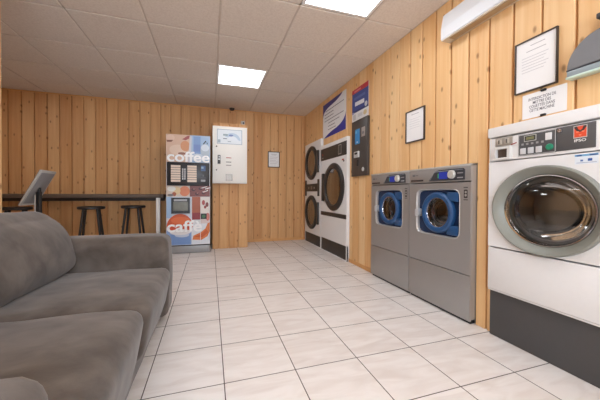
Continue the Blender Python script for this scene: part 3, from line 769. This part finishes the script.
# payment terminal
t = thing('payment_terminal', 'tall black payment panel with blue sticker, set on wood wall beside the dryers', 'payment terminal', (XW + .001, 3.01, 1.11), RW)
cs = MB().box(-.19, .19, -.03, 0, 0, .685, .004).build('case', mat((66, 60, 56), .45), t)
fp = MB().box(-.175, .175, -.034, -.03, .015, .665, .002).build('front_plate', mat((72, 66, 62), .4, var=.08), t)
lab(MB().prism(rrect(-.09, .02, .39, .57, .008), -.037, -.034).build('blue_sticker', mat((52, 142, 206), .4), t), 'bright blue sticker')
marks(t, -.037, [('sticker_print', rect(-.08, -.04, .52, .55), (110, 180, 226)), ('sticker_print', rect(-.05, -.02, .405, .42), (200, 220, 236))])
p = Print(-.034); p.add(rect(.06, .14, .46, .57), (164, 156, 150), 1).add(rect(.075, .12, .49, .52), (120, 116, 120), 2); p.build('grey_sticker', t)
rd = MB().box(-.10, .02, -.05, -.034, .225, .30, .006).build('card_reader', mat((208, 208, 208), .4), t)
MB().box(-.07, -.005, -.054, -.049, .262, .285).build('reader_slot', BLACK, rd, smooth=False)
MB().box(-.055, -.005, -.042, -.034, .12, .20, .006).build('coin_slot', mat((44, 40, 38), .4), t)
lab(MB().lathe([(0, -.04), (.022, -.04), (.026, -.034), (0, -.034)], .10, .075, 24).build('lock', STEEL_L, t), 'round silver lock')

# ------------------------------------------------------------------ white box fixture high on the right wall
fy0, fy1 = .80, 1.70
fyc = (fy0 + fy1) / 2; hl = (fy1 - fy0) / 2
t = thing('wall_light_fixture', 'long white box light fixture mounted high on the wood wall, near the ceiling', 'light', (XW - .001, fyc, 2.046), RW)
prof = [(0, .006), (0, .20), (-.058, .20), (-.066, .192), (-.084, .100), (-.086, .09), (-.086, .012), (-.080, .006)]
b = bmesh.new()
A = [b.verts.new((-hl, y, z)) for y, z in prof]; B = [b.verts.new((hl, y, z)) for y, z in prof]
b.faces.new(A); b.faces.new(B[::-1])
for i in range(len(prof)): b.faces.new((A[i], B[i], B[(i + 1) % len(prof)], A[(i + 1) % len(prof)]))
bmesh.ops.recalc_face_normals(b, faces=b.faces[:]); hb = MB(); hb._merge(b, 0)
hb.build('housing', mat((216, 219, 223), .35, var=.01), t, smooth=False)
MB().box(-hl + .003, hl - .003, -.083, -.001, -.002, .006, .002).build('bottom_cover', mat((216, 206, 190), .3), t)
MB().box(-hl + .06, hl - .03, -.07, -.02, -.005, -.0015, .002).build('bottom_slot', mat((180, 152, 116), .4), t)

# half-dome lamp
t = thing('wall_lamp', 'grey half-dome wall lamp with glass lower edge, above the white washer at picture edge', 'lamp', (XW - .001, .785, 1.473), RW)
b = bmesh.new(); rows = []
na = 40
for rr_, yy in ((1.0, -.001), (1.0, -.040), (.985, -.048), (.955, -.052), (.6, -.054), (.25, -.055)):
    rows.append([b.verts.new((.148 * rr_ * math.cos(PI * j / na), yy, .042 + .150 * rr_ * math.sin(PI * j / na))) for j in range(na + 1)])
for A, B in zip(rows, rows[1:]):
    for j in range(na): b.faces.new((A[j], A[j + 1], B[j + 1], B[j]))
b.faces.new(rows[0]); b.faces.new(rows[-1])
b.faces.new([q[0] for q in rows] + [q[-1] for q in rows[::-1]])
bmesh.ops.recalc_face_normals(b, faces=b.faces[:]); hb = MB(); hb._merge(b, 0)
hb.build('lamp_shade', mat((122, 124, 128), .55, .1, var=.03), t)
MB().box(-.147, .147, -.052, -.001, .034, .042, .002).build('rim', mat((52, 54, 60), .4), t)
MB().box(-.145, .145, -.051, -.001, .008, .034, .002).build('glass_band', mat((150, 164, 170), .12, var=.08, nscale=20), t)
MB().box(-.149, .149, -.053, -.001, -.002, .008, .002).build('glass_edge', mat((206, 232, 220), .15, var=.1, nscale=20), t)
MB().box(-.035, .02, -.055, -.001, .232, .256, .004).box(-.02, .012, -.035, -.001, .186, .234, .003).build('bracket', DARK, t)

# ------------------------------------------------------------------ bar counter and stools
t = thing('bar_counter', 'long dark narrow bar counter fixed along the back wall, white end post', 'counter', (-2.2, 4.93, 0))
MB().box(-1.395, 1.515, -.19, YB - 4.93 - .002, .815, .868, .004).build('counter_top', mat((96, 79, 66), .55, var=.15, nscale=10), t)
MB().box(1.41, 1.465, -.188, -.133, 0, .815, .003).build('post', mat((246, 244, 240), .45), t)
MB().box(1.40, 1.475, -.198, -.123, 0, .008, .002).build('post_foot', mat((228, 224, 216), .5), t)
MB().box(-1.39, 1.48, YB - 4.93 - .03, YB - 4.93 - .002, .76, .815, .003).build('under_counter_strip', mat((70, 58, 50), .45, var=.15, nscale=10), t)  # dark strip along the wall, below the counter top

STOOL = mat((34, 30, 29), .45, var=.1)
def make_stool():
    t = thing('bar_stool', '', 'stool', (0, 0, 0), 0, 'black bar stools')
    MB().lathe([(0, .70), (.15, .70), (.158, .694), (.16, .672), (.152, .664), (0, .664)], 0, 0, 36, axis='Z').build('seat', STOOL, t)
    for k in range(4):
        a = PI / 4 + PI / 2 * k
        MB().rod((.108 * math.cos(a), .108 * math.sin(a), .668), (.205 * math.cos(a), .205 * math.sin(a), 0), .016, .014).build('leg', STOOL, t)
    r = .172; z = .24
    for k in range(4):
        a, c = PI / 4 + PI / 2 * k, PI / 4 + PI / 2 * (k + 1)
        MB().rod((r * math.cos(a), r * math.sin(a), z), (r * math.cos(c), r * math.sin(c), z), .009).build('rung', STOOL, t)
    return t
def copy_thing(o):
    c = o.copy(); COL.objects.link(c)
    for ch in o.children:
        d = ch.copy(); COL.objects.link(d); d.parent = c
        for g in ch.children:
            q = g.copy(); COL.objects.link(q); q.parent = d
    return c
st0 = make_stool()
for k, (x, y, rz, lb) in enumerate(((-1.56, 4.55, .18, 'black round-seated bar stool under the counter, middle one of the three'),
                                    (-1.09, 4.72, .0, 'black bar stool under the counter, closest to the white post and coffee machine'),
                                    (-2.38, 4.55, .3, 'black bar stool at far left, partly hidden behind the tablet stand and sofa'))):
    o = st0 if k == 0 else copy_thing(st0)
    o.location = (x, y, 0); o.rotation_euler = (0, 0, rz); o['label'] = lb

# ------------------------------------------------------------------ tablet stand
t = thing('tablet_stand', 'grey tilted tablet on a slim black floor stand, behind the sofa', 'tablet stand', (-1.47, 3.12, 0))
MB().box(-.14, .14, -.14, .14, 0, .012, .004).build('base_plate', BLACK, t)
MB().box(-.016, .016, -.018, .018, .012, .90, .003).build('pole', BLACK, t)
MB().box(-.0165, -.0155 - .004, -.03, -.0185, .012, .87, .001).build('pale_side_strip', mat((200, 196, 190), .5), t)  # pale strip: the pole's lighter side, put into colour
TL, TWd, TT = .345, .25, .016
tilt = math.atan2(.15, .30)
hd = MB().box(-TT / 2, TT / 2, -TWd / 2, TWd / 2, -TL / 2, TL / 2, .004)
bmesh.ops.rotate(hd.bm, verts=hd.bm.verts[:], cent=(0, 0, 0), matrix=Matrix.Rotation(tilt, 3, 'Y'))
bmesh.ops.translate(hd.bm, verts=hd.bm.verts[:], vec=(-.005, 0, .935))
hd = hd.build('tablet', mat((188, 185, 180), .4, .05), t)
bk = MB().box(TT / 2, TT / 2 + .003, -TWd / 2 + .022, TWd / 2 - .022, -TL / 2 + .022, TL / 2 - .022, .001)
scn = MB().box(-TT / 2 - .002, -TT / 2, -TWd / 2 + .004, TWd / 2 - .004, -TL / 2 + .004, TL / 2 - .004, .0005)
for q in (bk, scn):
    bmesh.ops.rotate(q.bm, verts=q.bm.verts[:], cent=(0, 0, 0), matrix=Matrix.Rotation(tilt, 3, 'Y'))
    bmesh.ops.translate(q.bm, verts=q.bm.verts[:], vec=(-.005, 0, .935))
bk.build('back_plate', mat((140, 140, 142), .4, .1), hd); scn.build('screen', BLACK, hd)
MB().rod((.004, 0, .885), (-.0, 0, .935), .014).build('pivot', BLACK, t)

# ------------------------------------------------------------------ sofa
so = (-.72, 1.36, 0)
t = thing('sofa', 'two-seat taupe suede sofa with rounded arms, at left foreground on tiled floor', 'sofa', so)
MB().soft(-1.19, -.325, .46, 2.29, .02, .32, .04, (.0, .0, 0), .006, 5).build('base', SUEDE, t, off=so)
def cush(nm, **k):
    return MB().soft(**k).build(nm, SUEDE, t, off=so)
cush('seat_cushion', x0=-1.0, x1=-.296, y0=1.355, y1=2.075, z0=.13, shear=-.18, z1=.405, r=.06, bulge=(.014, .0, .02), nz=.010, nf=4, seed=3)
cush('seat_cushion', x0=-1.0, x1=-.304, y0=.65, y1=1.365, z0=.13, shear=-.18, z1=.412, r=.06, bulge=(.014, .0, .022), nz=.010, nf=4, seed=9)
cush('back_cushion', x0=-1.06, x1=-.775, y0=1.365, y1=2.22, z0=.37, z1=.778, r=.14, bulge=(.05, .02, .012), nz=.014, nf=4.5, shear=.3, seed=5)
cush('back_cushion', x0=-1.06, x1=-.80, y0=.62, y1=1.36, z0=.37, z1=.80, r=.13, bulge=(.035, .02, .012), nz=.014, nf=4.5, shear=.28, seed=8)
cush('backrest', x0=-1.235, x1=-1.06, y0=.44, y1=2.28, z0=.06, z1=.70, r=.07, nz=.006)
for y0, y1, sd in ((2.065, 2.31, 1), (.385, .645, 2)):
    cush('arm', x0=-1.2, x1=-.272, y0=y0, y1=y1, z0=.04, z1=.598 if sd == 1 else .582, r=.055, bulge=(.006, .02, .012), nz=.006, nf=5, seed=sd)
for x in (-1.1, -.37):
    for y in (.55, 2.17):
        MB().rod((x, y, .06), (x, y, 0), .03, .024).build('foot', BLACK, t, off=so)

# ------------------------------------------------------------------ light and view
sky = bpy.data.worlds.new('daylight'); SC.world = sky; sky.use_nodes = True
bg = sky.node_tree.nodes['Background']
bg.inputs[0].default_value = lin((190, 210, 240)); bg.inputs[1].default_value = 1.6
def area(name, loc, rot, sx, sy, power, c):
    l = bpy.data.lights.new(name, 'AREA'); l.shape = 'RECTANGLE'; l.size = sx; l.size_y = sy; l.energy = power; l.color = c
    o = bpy.data.objects.new(name, l); COL.objects.link(o); o.location = loc; o.rotation_euler = rot; return o
area('added_daylight', ((WX0 + WX1) / 2, YF - .35, 1.45), (PI / 2 + .5, 0, 0), 2.0, 1.4, 120, (.90, .95, 1.0))  # area lamp added outside the window, tilted up to brighten the ceiling

F, YAW, PIT, ROL, SHY = 279.974, .3101, -.012, .0051, -3.6563
r = Vector((math.cos(YAW), -math.sin(YAW), 0)); fw = Vector((math.sin(YAW) * math.cos(PIT), math.cos(YAW) * math.cos(PIT), math.sin(PIT)))
u = r.cross(fw); c, s = math.cos(ROL), math.sin(ROL)
r2, u2 = c * r + s * u, -s * r + c * u
cam = bpy.data.cameras.new('camera'); cam.sensor_width = 36; cam.lens = F / 600 * 36; cam.shift_y = SHY / 600; cam.clip_start = .02
co = bpy.data.objects.new('camera', cam); COL.objects.link(co)
co.matrix_world = Matrix(((r2.x, u2.x, -fw.x, 0), (r2.y, u2.y, -fw.y, 0), (r2.z, u2.z, -fw.z, .9), (0, 0, 0, 1)))
SC.camera = co
vs = SC.view_settings
vs.view_transform = 'Standard'; vs.look = 'None'; vs.gamma = 1; vs.use_curve_mapping = False; vs.exposure = 0.12
